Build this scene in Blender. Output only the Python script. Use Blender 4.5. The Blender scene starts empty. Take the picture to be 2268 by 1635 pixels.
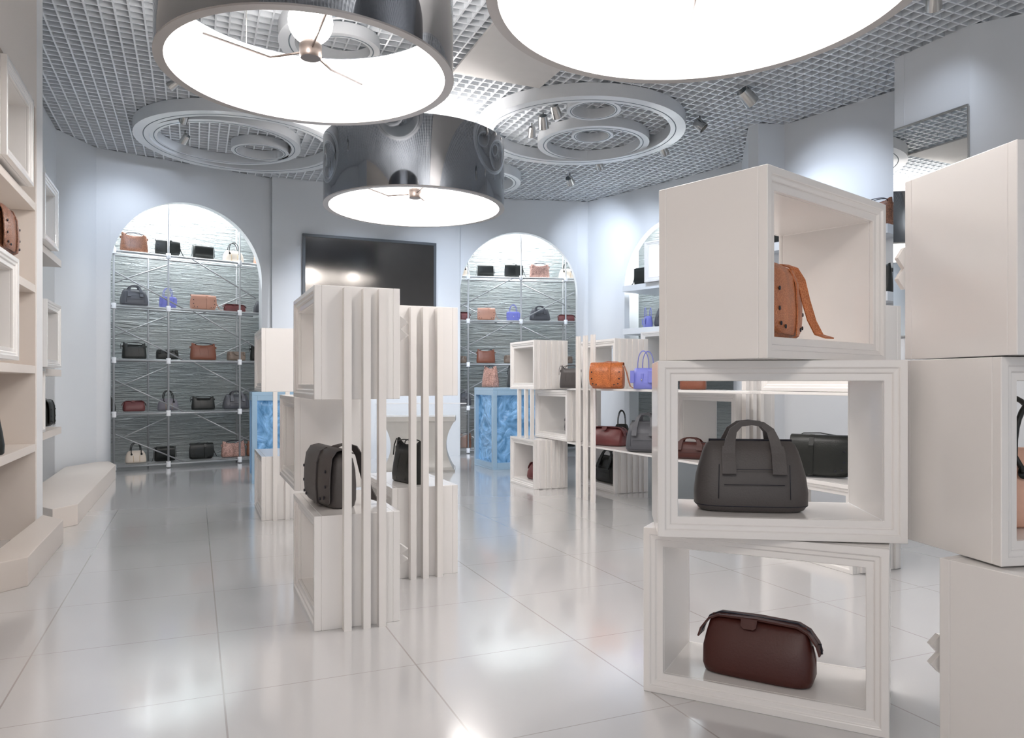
import bpy, math, random
from mathutils import Vector, Matrix
random.seed(7)
S = bpy.context.scene
COL = S.collection
PI = math.pi
F, HZ, CX, EYE = 1650.0, 846.0, 1134.0, 1.4
CEIL = 4.95
GA = math.radians(23.1)                       # direction of the floor / ceiling grid
U = Vector((math.cos(GA), math.sin(GA), 0)); V = Vector((-math.sin(GA), math.cos(GA), 0))

def fl(x, y):
    d = EYE * F / (y - HZ); return Vector(((x - CX) * d / F, d, 0))
def zat(y, d): return EYE + (HZ - y) * d / F
def mpx(x): return (x - CX) / F

# ------------------------------------------------------------------ mesh helpers
class MB:
    def __init__(s): s.v = []; s.f = []; s.m = []; s.mats = []; s.smooth = []
    def mat(s, m):
        if m not in s.mats: s.mats.append(m)
        return s.mats.index(m)
    def add(s, vs, fs, m=0, smooth=False):
        o = len(s.v); s.v += [tuple(p) for p in vs]
        for f in fs: s.f.append(tuple(i + o for i in f)); s.m.append(m); s.smooth.append(smooth)
    def box(s, x0, y0, z0, x1, y1, z1, M=None, m=0):
        vs = [Vector(p) for p in ((x0,y0,z0),(x1,y0,z0),(x1,y1,z0),(x0,y1,z0),(x0,y0,z1),(x1,y0,z1),(x1,y1,z1),(x0,y1,z1))]
        if M is not None: vs = [M @ p for p in vs]
        s.add(vs, [(0,3,2,1),(4,5,6,7),(0,1,5,4),(1,2,6,5),(2,3,7,6),(3,0,4,7)], m)
        return s
    def tube(s, pts, r, n=10, m=0, cap=True, flat=None):
        """tube along a polyline; flat=(a,b) gives an elliptic/strap section (a = across, b = thickness)"""
        pts = [Vector(p) for p in pts]; k = len(pts); vs = []; fs = []
        up = None
        for i, p in enumerate(pts):
            t = (pts[min(i+1,k-1)] - pts[max(i-1,0)]).normalized()
            if up is None:
                up = Vector((0,0,1)) if abs(t.z) < .9 else Vector((0,1,0))
            a = t.cross(up)
            if a.length < 1e-4: a = t.cross(Vector((1,0,0)))
            a.normalize(); b = a.cross(t).normalized(); up = b
            rr = r[i] if isinstance(r, (list,tuple)) else r
            for j in range(n):
                th = 2*PI*j/n
                if flat: vs.append(p + a*flat[0]*math.cos(th) + b*flat[1]*math.sin(th))
                else: vs.append(p + a*rr*math.cos(th) + b*rr*math.sin(th))
        for i in range(k-1):
            for j in range(n):
                q = (j+1) % n
                fs.append((i*n+j, i*n+q, (i+1)*n+q, (i+1)*n+j))
        if cap: fs.append(tuple(range(n))[::-1]); fs.append(tuple((k-1)*n+j for j in range(n)))
        s.add(vs, fs, m, True); return s
    def ribbon(s, pts, side, w, t, m=0):
        """flat strap: centre line pts, constant side direction, width w, thickness t"""
        pts = [Vector(p) for p in pts]; sd = Vector(side).normalized(); k = len(pts); vs = []; fs = []
        for i, p in enumerate(pts):
            tg = (pts[min(i+1,k-1)] - pts[max(i-1,0)]).normalized(); nn = tg.cross(sd).normalized()
            ww = w[i] if isinstance(w, (list,tuple)) else w
            tk = t[i] if isinstance(t, (list,tuple)) else t
            for a, b in ((-1,-1),(1,-1),(1,1),(-1,1)): vs.append(p + sd*ww/2*a + nn*tk/2*b)
        for i in range(k-1):
            for j in range(4):
                q = (j+1) % 4; fs.append((i*4+j, i*4+q, (i+1)*4+q, (i+1)*4+j))
        fs.append((3,2,1,0)); fs.append(tuple((k-1)*4+j for j in range(4)))
        s.add(vs, fs, m, False); return s
    def lathe(s, prof, c=(0,0,0), n=48, m=0, M=None, close=False, smooth=True):
        k = len(prof); vs = []; fs = []
        for r, z in prof:
            for j in range(n):
                th = 2*PI*j/n; p = Vector((c[0]+r*math.cos(th), c[1]+r*math.sin(th), c[2]+z))
                vs.append(M @ p if M is not None else p)
        for i in range(k if close else k-1):
            i2 = (i+1) % k
            for j in range(n):
                q = (j+1) % n; fs.append((i*n+j, i*n+q, i2*n+q, i2*n+j))
        s.add(vs, fs, m, smooth); return s
    def rings(s, rs, m=0, caps=True, smooth=True):
        """loft of closed rings with the same number of points"""
        n = len(rs[0]); vs = [p for r in rs for p in r]; fs = []
        for i in range(len(rs)-1):
            for j in range(n):
                q = (j+1) % n; fs.append((i*n+j, i*n+q, (i+1)*n+q, (i+1)*n+j))
        if caps: fs.append(tuple(range(n))[::-1]); fs.append(tuple((len(rs)-1)*n+j for j in range(n)))
        s.add(vs, fs, m, smooth); return s
    def prism(s, poly, z0, z1, m=0, M=None):
        n = len(poly); vs = [Vector((p[0],p[1],z0)) for p in poly] + [Vector((p[0],p[1],z1)) for p in poly]
        if M is not None: vs = [M @ p for p in vs]
        fs = [tuple(range(n))[::-1], tuple(range(n,2*n))] + [(i,(i+1)%n,(i+1)%n+n,i+n) for i in range(n)]
        s.add(vs, fs, m); return s
    def mesh(s, name):
        me = bpy.data.meshes.new(name); me.from_pydata(s.v, [], s.f)
        me.polygons.foreach_set('use_smooth', s.smooth); me.polygons.foreach_set('material_index', s.m)
        me.update(); return me
    def build(s, name, mats, parent=None, sub=0, bevel=0, auto=None):
        me = s.mesh(name)
        import bmesh
        bm = bmesh.new(); bm.from_mesh(me); bmesh.ops.recalc_face_normals(bm, faces=bm.faces); bm.to_mesh(me); bm.free()
        for mm in (mats if isinstance(mats, (list,tuple)) else [mats]): me.materials.append(mm)
        o = bpy.data.objects.new(name, me); COL.objects.link(o)
        if parent: o.parent = parent
        if bevel:
            b = o.modifiers.new('bevel', 'BEVEL'); b.width = bevel; b.segments = 2; b.limit_method = 'ANGLE'
        if sub:
            b = o.modifiers.new('sub', 'SUBSURF'); b.levels = sub; b.render_levels = sub
        if auto:
            me.set_sharp_from_angle(angle=math.radians(auto))
        return o

def tag(o, label=None, cat=None, group=None, kind=None):
    if label: o['label'] = label
    if cat: o['category'] = cat
    if group: o['group'] = group
    if kind: o['kind'] = kind
    return o
def empty(name, loc=(0,0,0), rz=0, label=None, cat=None, group=None):
    o = bpy.data.objects.new(name, None); COL.objects.link(o); o.empty_display_size = .1
    o.location = loc; o.rotation_euler = (0,0,rz); return tag(o, label, cat, group)
def copy_tree(o, parent=None):
    c = o.copy(); COL.objects.link(c)
    if parent: c.parent = parent
    for ch in list(o.children): copy_tree(ch, c)
    return c

# ------------------------------------------------------------------ materials
def mat(name, col, rough=.5, metal=0, spec=.5, noise=None, bump=None, emit=None, coat=0, nscale=8, detail=4):
    m = bpy.data.materials.new(name); m.use_nodes = True
    nt = m.node_tree; b = nt.nodes['Principled BSDF']; L = nt.links
    b.inputs['Base Color'].default_value = (*col, 1); b.inputs['Roughness'].default_value = rough
    b.inputs['Metallic'].default_value = metal; b.inputs['Specular IOR Level'].default_value = spec
    b.inputs['Coat Weight'].default_value = coat
    if emit: b.inputs['Emission Color'].default_value = (*emit[0], 1); b.inputs['Emission Strength'].default_value = emit[1]
    tc = nt.nodes.new('ShaderNodeTexCoord'); nz = nt.nodes.new('ShaderNodeTexNoise')
    nz.inputs['Scale'].default_value = nscale; nz.inputs['Detail'].default_value = detail
    L.new(tc.outputs['Object'], nz.inputs['Vector'])
    k = noise if noise is not None else .04
    mx = nt.nodes.new('ShaderNodeMix'); mx.data_type = 'RGBA'
    mx.inputs[6].default_value = (*[max(0, c*(1-k)) for c in col], 1); mx.inputs[7].default_value = (*[min(1, c*(1+k)) for c in col], 1)
    L.new(nz.outputs['Fac'], mx.inputs[0]); L.new(mx.outputs[2], b.inputs['Base Color'])
    if bump:
        bp = nt.nodes.new('ShaderNodeBump'); bp.inputs['Strength'].default_value = bump; bp.inputs['Distance'].default_value = .004
        L.new(nz.outputs['Fac'], bp.inputs['Height']); L.new(bp.outputs['Normal'], b.inputs['Normal'])
    return m
def croc(name, c1, c2, scale=70, rough=.35):
    m = mat(name, c1, rough); nt = m.node_tree; L = nt.links; b = nt.nodes['Principled BSDF']
    tc = nt.nodes.new('ShaderNodeTexCoord'); vo = nt.nodes.new('ShaderNodeTexVoronoi'); vo.feature = 'DISTANCE_TO_EDGE'
    vo.inputs['Scale'].default_value = scale; L.new(tc.outputs['Object'], vo.inputs['Vector'])
    r = nt.nodes.new('ShaderNodeValToRGB'); r.color_ramp.elements[0].color = (*c2, 1); r.color_ramp.elements[1].color = (*c1, 1)
    r.color_ramp.elements[1].position = .12; L.new(vo.outputs['Distance'], r.inputs[0])
    nz = nt.nodes.new('ShaderNodeTexNoise'); nz.inputs['Scale'].default_value = 14; L.new(tc.outputs['Object'], nz.inputs['Vector'])
    mx = nt.nodes.new('ShaderNodeMix'); mx.data_type = 'RGBA'; mx.blend_type = 'MULTIPLY'; mx.inputs[0].default_value = .6
    L.new(r.outputs[0], mx.inputs[6]); L.new(nz.outputs['Color'], mx.inputs[7])
    hs = nt.nodes.new('ShaderNodeHueSaturation'); hs.inputs['Value'].default_value = 1.5; hs.inputs['Saturation'].default_value = 1.0
    bw = nt.nodes.new('ShaderNodeMix'); bw.data_type = 'RGBA'; bw.blend_type = 'MULTIPLY'; bw.inputs[0].default_value = .55
    L.new(r.outputs[0], bw.inputs[6]); L.new(nz.outputs['Fac'], bw.inputs[7]); L.new(bw.outputs[2], hs.inputs['Color']); L.new(hs.outputs[0], b.inputs['Base Color'])
    bp = nt.nodes.new('ShaderNodeBump'); bp.inputs['Strength'].default_value = .5; bp.inputs['Distance'].default_value = .003
    L.new(vo.outputs['Distance'], bp.inputs['Height']); L.new(bp.outputs['Normal'], b.inputs['Normal'])
    return m

M = {}
M['wall'] = mat('wall_paint', (.76,.78,.80), .42, noise=.02, nscale=1.5)
M['shelfwall'] = mat('shelf_paint', (.74,.67,.61), .4, noise=.02, nscale=1.5)
M['box'] = mat('cream_lacquer', (.85,.825,.80), .22, coat=.3, noise=.02, nscale=2)
M['boxin'] = M['box']
M['slat'] = mat('slat_lacquer', (.86,.83,.80), .25, noise=.02)
M['grid'] = mat('grid_metal', (.82,.85,.88), .35, noise=.03)
M['void'] = mat('plenum_grey', (.19,.23,.26), .8)
M['panel'] = mat('ceiling_panel', (.60,.58,.56), .6)
M['ring'] = mat('ring_gypsum', (.70,.72,.74), .3, coat=.2)
M['chrome'] = mat('dark_mirror_chrome', (.33,.34,.36), .05, metal=1)
M['steel'] = mat('brushed_steel', (.55,.54,.52), .25, metal=1)
M['darkmetal'] = mat('dark_bronze', (.10,.08,.07), .35, metal=.6)
M['pipe'] = mat('pipe_steel', (.42,.43,.44), .35, metal=.4)
M['pipew'] = mat('pipe_clamp', (.85,.86,.88), .35)
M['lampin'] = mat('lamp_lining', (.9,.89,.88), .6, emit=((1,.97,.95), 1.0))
M['bulb'] = mat('bulb_glow', (1,1,1), .4, emit=((1,.97,.93), 5))
M['rim'] = mat('lamp_rim', (.48,.45,.43), .35, metal=.3)
M['led'] = mat('led_glow', (1,1,1), .4, emit=((.9,.95,1), 6))
M['tvf'] = mat('tv_bezel', (.10,.11,.12), .35)
M['tvs'] = mat('tv_glass', (.20,.19,.18), .14, metal=1)
M['marble'] = mat('beige_marble', (.62,.58,.53), .2, noise=.12, nscale=9)
M['mirror'] = mat('mirror_silver', (.86,.88,.88), .01, metal=1, noise=0)
M['black'] = mat('black_leather', (.012,.014,.012), .42, bump=.3, nscale=120)
M['charcoal'] = mat('charcoal_leather', (.075,.066,.064), .5, bump=.25, nscale=140)
M['greybag'] = mat('grey_leather', (.085,.088,.10), .42, bump=.25, nscale=120)
M['maroon'] = mat('oxblood_leather', (.058,.010,.006), .45, bump=.25, nscale=120)
M['maroon2'] = mat('maroon_leather', (.14,.035,.035), .42, bump=.25, nscale=120)
M['tan'] = mat('pink_tan_leather', (.52,.27,.19), .45, bump=.2, nscale=90)
M['orange'] = croc('orange_croc', (.55,.17,.05), (.28,.07,.02), 60)
M['brown'] = croc('brown_croc', (.26,.11,.06), (.10,.04,.02), 55)
M['rust'] = mat('rust_leather', (.20,.065,.035), .42, bump=.25, nscale=90)
M['cognac'] = croc('cognac_croc', (.42,.12,.035), (.60,.24,.10), 95, .4)
M['pinksnake'] = croc('pink_snakeskin', (.50,.30,.25), (.22,.12,.10), 30, .45)
M['taupe'] = mat('taupe_leather', (.20,.15,.115), .45, bump=.2, nscale=90)
M['blue'] = mat('periwinkle_leather', (.20,.22,.62), .4, bump=.2, nscale=90)
M['cream'] = mat('cream_leather', (.78,.68,.58), .42, bump=.2, nscale=90)
M['lilac'] = mat('lilac_grey_leather', (.20,.19,.22), .42, bump=.2, nscale=90)
M['gold'] = mat('gold_zip', (.75,.52,.2), .3, metal=1)
M['holed'] = mat('eyelet_dark', (.01,.01,.02), .5)
M['nickel'] = mat('nickel_ring', (.6,.6,.62), .25, metal=1)
M['peach'] = mat('peach_leather', (.75,.45,.33), .45, bump=.2, nscale=90)
M['scuff'] = mat('dark_brown_suede', (.06,.03,.02), .7)

def glassmat(name, col, fac, rough=.02):
    m = bpy.data.materials.new(name); m.use_nodes = True; nt = m.node_tree; nt.nodes.clear()
    o = nt.nodes.new('ShaderNodeOutputMaterial'); t = nt.nodes.new('ShaderNodeBsdfTransparent'); g = nt.nodes.new('ShaderNodeBsdfPrincipled')
    t.inputs[0].default_value = (*col, 1); g.inputs['Base Color'].default_value = (*col, 1); g.inputs['Roughness'].default_value = rough
    lw = nt.nodes.new('ShaderNodeLayerWeight'); lw.inputs[0].default_value = .25
    mr = nt.nodes.new('ShaderNodeMapRange'); mr.inputs[3].default_value = fac; mr.inputs[4].default_value = .8
    mx = nt.nodes.new('ShaderNodeMixShader'); nt.links.new(lw.outputs['Fresnel'], mr.inputs[0]); nt.links.new(mr.outputs[0], mx.inputs[0])
    nt.links.new(t.outputs[0], mx.inputs[1]); nt.links.new(g.outputs[0], mx.inputs[2]); nt.links.new(mx.outputs[0], o.inputs[0]); return m
M['glass'] = glassmat('clear_glass', (.985,.99,.99), .05)
M['frost'] = glassmat('frosted_glass', (.85,.88,.90), .45, .2)

# floor: glossy tiles with thin grout on the 0.888 m grid (object axes = grid axes)
def floor_mat():
    m = bpy.data.materials.new('gloss_tile'); m.use_nodes = True; nt = m.node_tree; L = nt.links; b = nt.nodes['Principled BSDF']
    tc = nt.nodes.new('ShaderNodeTexCoord'); sp = nt.nodes.new('ShaderNodeSeparateXYZ'); L.new(tc.outputs['Object'], sp.inputs[0])
    outs = []
    for ax in (0, 1):
        a = nt.nodes.new('ShaderNodeMath'); a.operation = 'DIVIDE'; a.inputs[1].default_value = .888; L.new(sp.outputs[ax], a.inputs[0])
        f = nt.nodes.new('ShaderNodeMath'); f.operation = 'FRACT'; L.new(a.outputs[0], f.inputs[0])
        c = nt.nodes.new('ShaderNodeMath'); c.operation = 'SUBTRACT'; c.inputs[1].default_value = .5; L.new(f.outputs[0], c.inputs[0])
        d = nt.nodes.new('ShaderNodeMath'); d.operation = 'ABSOLUTE'; L.new(c.outputs[0], d.inputs[0])
        g = nt.nodes.new('ShaderNodeMath'); g.operation = 'GREATER_THAN'; g.inputs[1].default_value = .5 - (.0045 if ax == 0 else .0028); L.new(d.outputs[0], g.inputs[0])
        outs.append(g)
    mx = nt.nodes.new('ShaderNodeMath'); mx.operation = 'MAXIMUM'; L.new(outs[0].outputs[0], mx.inputs[0]); L.new(outs[1].outputs[0], mx.inputs[1])
    nz = nt.nodes.new('ShaderNodeTexNoise'); nz.inputs['Scale'].default_value = 1.3; L.new(tc.outputs['Object'], nz.inputs['Vector'])
    t = nt.nodes.new('ShaderNodeMix'); t.data_type = 'RGBA'; t.inputs[6].default_value = (.61,.60,.60,1); t.inputs[7].default_value = (.66,.65,.65,1)
    L.new(nz.outputs['Fac'], t.inputs[0])
    cm = nt.nodes.new('ShaderNodeMix'); cm.data_type = 'RGBA'; cm.inputs[7].default_value = (.44,.41,.39,1); L.new(t.outputs[2], cm.inputs[6]); L.new(mx.outputs[0], cm.inputs[0])
    L.new(cm.outputs[2], b.inputs['Base Color'])
    b.inputs['Roughness'].default_value = .22; b.inputs['Specular IOR Level'].default_value = .6
    b.inputs['Coat Weight'].default_value = 1; b.inputs['Coat Roughness'].default_value = .10; b.inputs['Coat IOR'].default_value = 1.6
    return m
M['floor'] = floor_mat()

def wave_mat():
    m = bpy.data.materials.new('rippled_plaster'); m.use_nodes = True; nt = m.node_tree; L = nt.links; b = nt.nodes['Principled BSDF']
    tc = nt.nodes.new('ShaderNodeTexCoord'); mp = nt.nodes.new('ShaderNodeMapping'); mp.inputs['Scale'].default_value = (1.0,1.0,12)
    L.new(tc.outputs['Object'], mp.inputs[0])
    n1 = nt.nodes.new('ShaderNodeTexNoise'); n1.inputs['Scale'].default_value = 2.2; n1.inputs['Detail'].default_value = 5; n1.inputs['Roughness'].default_value = .6; n1.inputs['Distortion'].default_value = .6
    L.new(mp.outputs[0], n1.inputs['Vector'])
    wv = nt.nodes.new('ShaderNodeMath'); wv.operation = 'MULTIPLY'; wv.inputs[1].default_value = 3.5; L.new(n1.outputs['Fac'], wv.inputs[0])
    fr = nt.nodes.new('ShaderNodeMath'); fr.operation = 'PINGPONG'; fr.inputs[1].default_value = 1; L.new(wv.outputs[0], fr.inputs[0])
    n2 = nt.nodes.new('ShaderNodeTexNoise'); n2.inputs['Scale'].default_value = .8; L.new(tc.outputs['Object'], n2.inputs['Vector'])
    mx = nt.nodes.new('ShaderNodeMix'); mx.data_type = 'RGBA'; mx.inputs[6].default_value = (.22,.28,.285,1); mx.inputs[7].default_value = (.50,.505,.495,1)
    L.new(n2.outputs['Fac'], mx.inputs[0]); L.new(mx.outputs[2], b.inputs['Base Color'])
    bp = nt.nodes.new('ShaderNodeBump'); bp.inputs['Strength'].default_value = .9; bp.inputs['Distance'].default_value = .07
    L.new(fr.outputs[0], bp.inputs['Height']); L.new(bp.outputs['Normal'], b.inputs['Normal']); b.inputs['Roughness'].default_value = .55
    return m
M['wave'] = wave_mat()

def ice_mat():
    m = bpy.data.materials.new('blue_relief_glass'); m.use_nodes = True; nt = m.node_tree; L = nt.links; b = nt.nodes['Principled BSDF']
    tc = nt.nodes.new('ShaderNodeTexCoord')
    n1 = nt.nodes.new('ShaderNodeTexNoise'); n1.inputs['Scale'].default_value = 3.5; n1.inputs['Detail'].default_value = 3; n1.inputs['Distortion'].default_value = 2.5
    L.new(tc.outputs['Object'], n1.inputs['Vector'])
    r = nt.nodes.new('ShaderNodeValToRGB'); e = r.color_ramp.elements; e[0].position = .35; e[0].color = (.06,.17,.32,1); e[1].position = .65; e[1].color = (.20,.40,.66,1)
    L.new(n1.outputs['Fac'], r.inputs[0]); L.new(r.outputs[0], b.inputs['Base Color'])
    L.new(r.outputs[0], b.inputs['Emission Color']); b.inputs['Emission Strength'].default_value = .35
    bp = nt.nodes.new('ShaderNodeBump'); bp.inputs['Strength'].default_value = 1; bp.inputs['Distance'].default_value = .06
    L.new(n1.outputs['Fac'], bp.inputs['Height']); L.new(bp.outputs['Normal'], b.inputs['Normal']); b.inputs['Roughness'].default_value = .18
    return m
M['ice'] = ice_mat()
M['iceframe'] = mat('pale_blue_lacquer', (.35,.52,.68), .2)

# ------------------------------------------------------------------ room shell
fo = MB().box(-12, -12, -.1, 12, 14, 0).build('floor', M['floor']); tag(fo, kind='structure')
fo.rotation_euler = (0,0,GA)
O0 = Vector((-3.1545, 5.4411, 0)); 
fo.location = O0

def wall(name, p, q, z0=0, z1=CEIL, th=.12, m='wall', off=0):
    p = Vector((p[0],p[1],0)); q = Vector((q[0],q[1],0)); t = (q-p).normalized(); n = Vector((t.y,-t.x,0))   # n points to the room when walls run left -> right
    a = math.atan2(t.y, t.x); Mx = Matrix.Translation(p + n*off) @ Matrix.Rotation(a, 4, 'Z')
    o = MB().box(0, 0, z0, (q-p).length, th, z1, Mx).build(name, M[m]); return tag(o, kind='structure')

def arch_wall(name, p, q, sc, R, zs, z0=0.02, nd=1.0, th=.14, nback='niche'):
    """wall from p to q with a round-headed opening centred at distance sc, plus the niche behind it"""
    p = Vector((p[0],p[1],0)); q = Vector((q[0],q[1],0)); Lh = (q-p).length; t = (q-p).normalized(); a = math.atan2(t.y, t.x)
    N = 40; arc = [(sc - R*math.cos(PI*i/N), zs + R*math.sin(PI*i/N)) for i in range(N+1)]
    mb = MB(); vs = []; fs = []
    for y in (0, th):
        o = len(vs)
        vs += [(0,y,0),(0,y,CEIL),(Lh,y,CEIL),(Lh,y,0),(sc-R,y,0),(sc-R,y,CEIL),(sc+R,y,CEIL),(sc+R,y,0)]
        fs += [(o,o+4,o+5,o+1),(o+7,o+3,o+2,o+6)]
        k = len(vs)
        for s_, z_ in arc: vs += [(s_,y,z_),(s_,y,CEIL)]
        for i in range(N): fs.append((k+2*i,k+2*i+2,k+2*i+3,k+2*i+1))
    k0 = 8; k1 = 8 + 2*(N+1) + 8
    for i in range(N): fs.append((k0+2*i,k0+2*i+2,k1+2*i+2,k1+2*i))
    o2 = 8 + 2*(N+1)
    fs += [(4,k0,k1,o2+4),(7,k0+2*N,k1+2*N,o2+7),(0,1,o2+1,o2),(3,2,o2+2,o2+3),(1,2,o2+2,o2+1)]
    mb.add(vs, fs); o = mb.build(name, M['wall'], auto=30); o.location = p; o.rotation_euler = (0,0,a); tag(o, kind='structure')
    # niche
    Mx = Matrix.Translation(p) @ Matrix.Rotation(a, 4, 'Z'); e = .50
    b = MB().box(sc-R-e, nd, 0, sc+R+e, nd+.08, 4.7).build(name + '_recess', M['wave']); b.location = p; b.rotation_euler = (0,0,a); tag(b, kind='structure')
    b = MB().box(sc-R-e-.08, th, 0, sc-R-e, nd+.08, 4.7, Mx).box(sc+R+e, th, 0, sc+R+e+.08, nd+.08, 4.7, Mx).box(sc-R-e-.08, th, 4.7, sc+R+e+.08, nd+.08, 4.75, Mx).build(name + '_reveal', M['wall']); tag(b, kind='structure')
    return Mx, a

P1=(-6.30,11.29); P2=(-4.19,12.99); P3=(-1.03,14.30); P4=(1.50,14.68); P5=(3.72,12.06)
A1, a1 = arch_wall('wall_back_left', P1, P2, 1.365, 1.17, 3.145)
A2, a2 = arch_wall('wall_back_right', P3, P4, 1.19, 1.15, 3.155)
A3, a3 = arch_wall('wall_right', P4, P5, 2.11, 1.17, 3.145)
wall('wall_back', P2, P3, off=.10, th=.2)
Q0=(-6.40,10.45)
wall('wall_left_pier', Q0, P1)
# left niche wall running towards the camera, arch opening with shelves inside
dl = Vector((.39,-.92,0)); W5 = Vector((-6.40,10.45,0)) + dl*3.5
A5, a5 = arch_wall('wall_left', W5, Q0, 2.2, 1.17, 3.145, nd=.75)
PL = Vector((-4.28,6.69,0))
wall('wall_left_return', PL - dl.normalized()*.06, W5, th=.05, off=.05)
# shelving wall L : far end PL, runs towards the camera
dL = Vector((.392,-.92,0)); nL = Vector((.92,.392,0)); LE = PL + dL*5.2
aL = math.atan2(-dL.y, -dL.x)
def Lw(s, y): return PL + dL*s - nL*y
ML = Matrix.Translation(LE) @ Matrix.Rotation(aL, 4, 'Z')      # x runs from the near end (0) to PL (5.2), y into the wall
mb = MB(); mb.box(5.2,.0,0, 5.24+.02,.5,CEIL,ML); mb.box(0,.5,0, 5.26,.6,CEIL,ML); mb.box(0,0,3.86, 5.2,.5,CEIL,ML)
tag(mb.build('wall_left_shelving', M['shelfwall']), kind='structure')
wall('wall_front_left', (-1.9,-.6), (-2.24,1.9), m='shelfwall')
# right-hand walls
wall('wall_right_return', P5, (3.30,10.4))
wall('wall_right_pier', (3.30,10.4), (3.38,10.22))
wall('wall_right_shelving', (3.38,10.22), (3.76,10.28)); wall('wall_right_bay', (3.76,10.28), (4.9,8.75))
wall('wall_right_mirror', (4.20,8.18), (4.55,7.41)); wall('wall_right_end', (4.55,7.41), (6.6,6.2))
wall('wall_right_mirror_end', (4.85,8.45), (4.20,8.18))
wall('wall_right_front', (6.6,6.2), (7.2,-3)); 
# ceiling: open cell grid, plain slab above it
def bars():
    mb = MB(); Mx = Matrix.Translation((0,8,0)) @ Matrix.Rotation(GA, 4, 'Z'); p = .128; w = .017; h = .06
    n = int(9.5/p)
    for i in range(-n, n+1):
        mb.box(i*p-w/2, -9.5, CEIL, i*p+w/2, 9.5, CEIL+h, Mx)
        mb.box(-9.5, i*p-w/2, CEIL+.002, 9.5, i*p+w/2, CEIL+h-.002, Mx)
    return mb
tag(bars().build('ceiling', M['grid']), kind='structure')
tag(MB().box(-13,-6,CEIL+.42,13,20,CEIL+.5).build('ceiling_slab', M['void']), kind='structure')
FR = Vector((.33,8.93,0)); Mp = Matrix.Translation(FR) @ Matrix.Rotation(GA, 4, 'Z')
tag(MB().box(-1.1,-4.4,CEIL-.03,0,0,CEIL-.004,Mp).build('ceiling_plain_panel', M['panel']), kind='structure')

def sx(Mx, x, y=.22):       # distance along a wall at photo column x, at depth y behind it
    o = Mx @ Vector((0,y,0)); t = (Mx @ Vector((1,y,0))) - o; m = mpx(x)
    return (m*o.y - o.x)/(t.x - m*t.y)

# ------------------------------------------------------------------ plinths
def plinth(poly, label):
    o = MB().prism(poly, 0, .2).build('display_plinth', M['shelfwall'], bevel=.004)
    return tag(o, label, 'plinth', 'low plinths along the left wall')
pb = PL + dL*(-.05) + nL*.03
plinth([(-3.32,5.11),(-3.91,6.49),(-4.24,6.73),tuple((PL + dL*2.1 + nL*.01)[:2]),(-3.44,4.83)], 'low angular cream plinth under the nearest left shelving, nearest the camera')
q5 = Vector((-6.36,10.4,0)); w5n = W5 + Vector((.1,.25,0))
plinth([(-4.26,7.31),(-5.74,10.79),(-6.08,11.25),(-6.22,11.22),(-6.30,10.5),(-5.0,7.5),(-4.33,7.02)], 'low angular white plinth beyond the pier, farther of the two on the left')

# ------------------------------------------------------------------ display boxes
def ringloft(mb, w, h, prof, close=True):
    """prof: (inset, y) loop swept round a w x h rectangle standing in x-z"""
    rs = []
    for i, y in prof: rs.append([(i,y,i),(w-i,y,i),(w-i,y,h-i),(i,y,h-i)])
    vs = [p for r in rs for p in r]; fs = []; k = len(prof)
    for a in range(k):
        b = (a+1) % k
        for j in range(4):
            q = (j+1) % 4; fs.append((a*4+j, a*4+q, b*4+q, b*4+j))
    mb.add(vs, fs); return mb
PROF = [(0,0),(.030,0),(.034,.009),(.052,.011),(.055,.021),(.085,.021),(.085,.040),(.0,.040)]
box_cache = {}
def display_box(p, ang, w, d, h, z, label, group='white open display boxes', ribs=None, zig=None):
    key = (round(w,3), round(d,3), round(h,3))
    t = empty('display_box', (p[0],p[1],z), ang, label, 'display box', group)
    if key not in box_cache:
        s = ringloft(MB(), w, h, [(0,.0402),(.085,.0402),(.085,d-.0402),(0,d-.0402)]).mesh('shell')
        f = ringloft(MB(), w, h, PROF).mesh('frame')
        g = ringloft(MB(), w, h, [(i, d-y) for i, y in PROF]).mesh('frame')
        import bmesh
        for me in (s, f, g):
            bm = bmesh.new(); bm.from_mesh(me); bmesh.ops.recalc_face_normals(bm, faces=bm.faces); bm.to_mesh(me); bm.free()
            me.materials.append(M['box'])
        box_cache[key] = (s, f, g)
    for nm, me in zip(('shell','frame','frame'), box_cache[key]):
        o = bpy.data.objects.new(nm, me); COL.objects.link(o); o.parent = t
        b = o.modifiers.new('bevel', 'BEVEL'); b.width = .0025; b.segments = 1; b.limit_method = 'ANGLE'
    if ribs:   # ribs: list of (y offset, width) on the +x end face
        for y, wd in ribs: MB().box(w, y, .01, w+.022, y+wd, h-.01).build('rib', M['slat'], t)
    if zig:    # folded zig-zag strip standing out of the far corner of the box:  (x, y, side, z0, n, size)
        x, y, sx, z0, n, sz = zig
        pts = []
        for i in range(2*n+1): pts.append((x + (sx*sz*.8 if i % 2 else 0), z0 + i*sz*.72))
        mb = MB(); th = .004
        vs = []; fs = []
        for i, (a, b) in enumerate(pts):
            vs += [(a,y,b),(a,y+.16,b),(a+sx*th,y+.16,b+th),(a+sx*th,y,b+th)]
        for i in range(2*n):
            for j in range(4): fs.append((i*4+j, i*4+(j+1)%4, i*4+4+(j+1)%4, i*4+4+j))
        mb.add(vs, fs); mb.build('folded_trim', M['box'], t)
    return t
def grid_box(corner, z, label, L=.95, D=.49, h=.645, group='white open display boxes', **k):
    """corner = corner of the box nearest the camera; opens along U"""
    c = Vector((corner[0],corner[1],0)) + V*L
    return display_box(c, GA - PI/2, L, D, h, z, label, group, **k)
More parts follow.
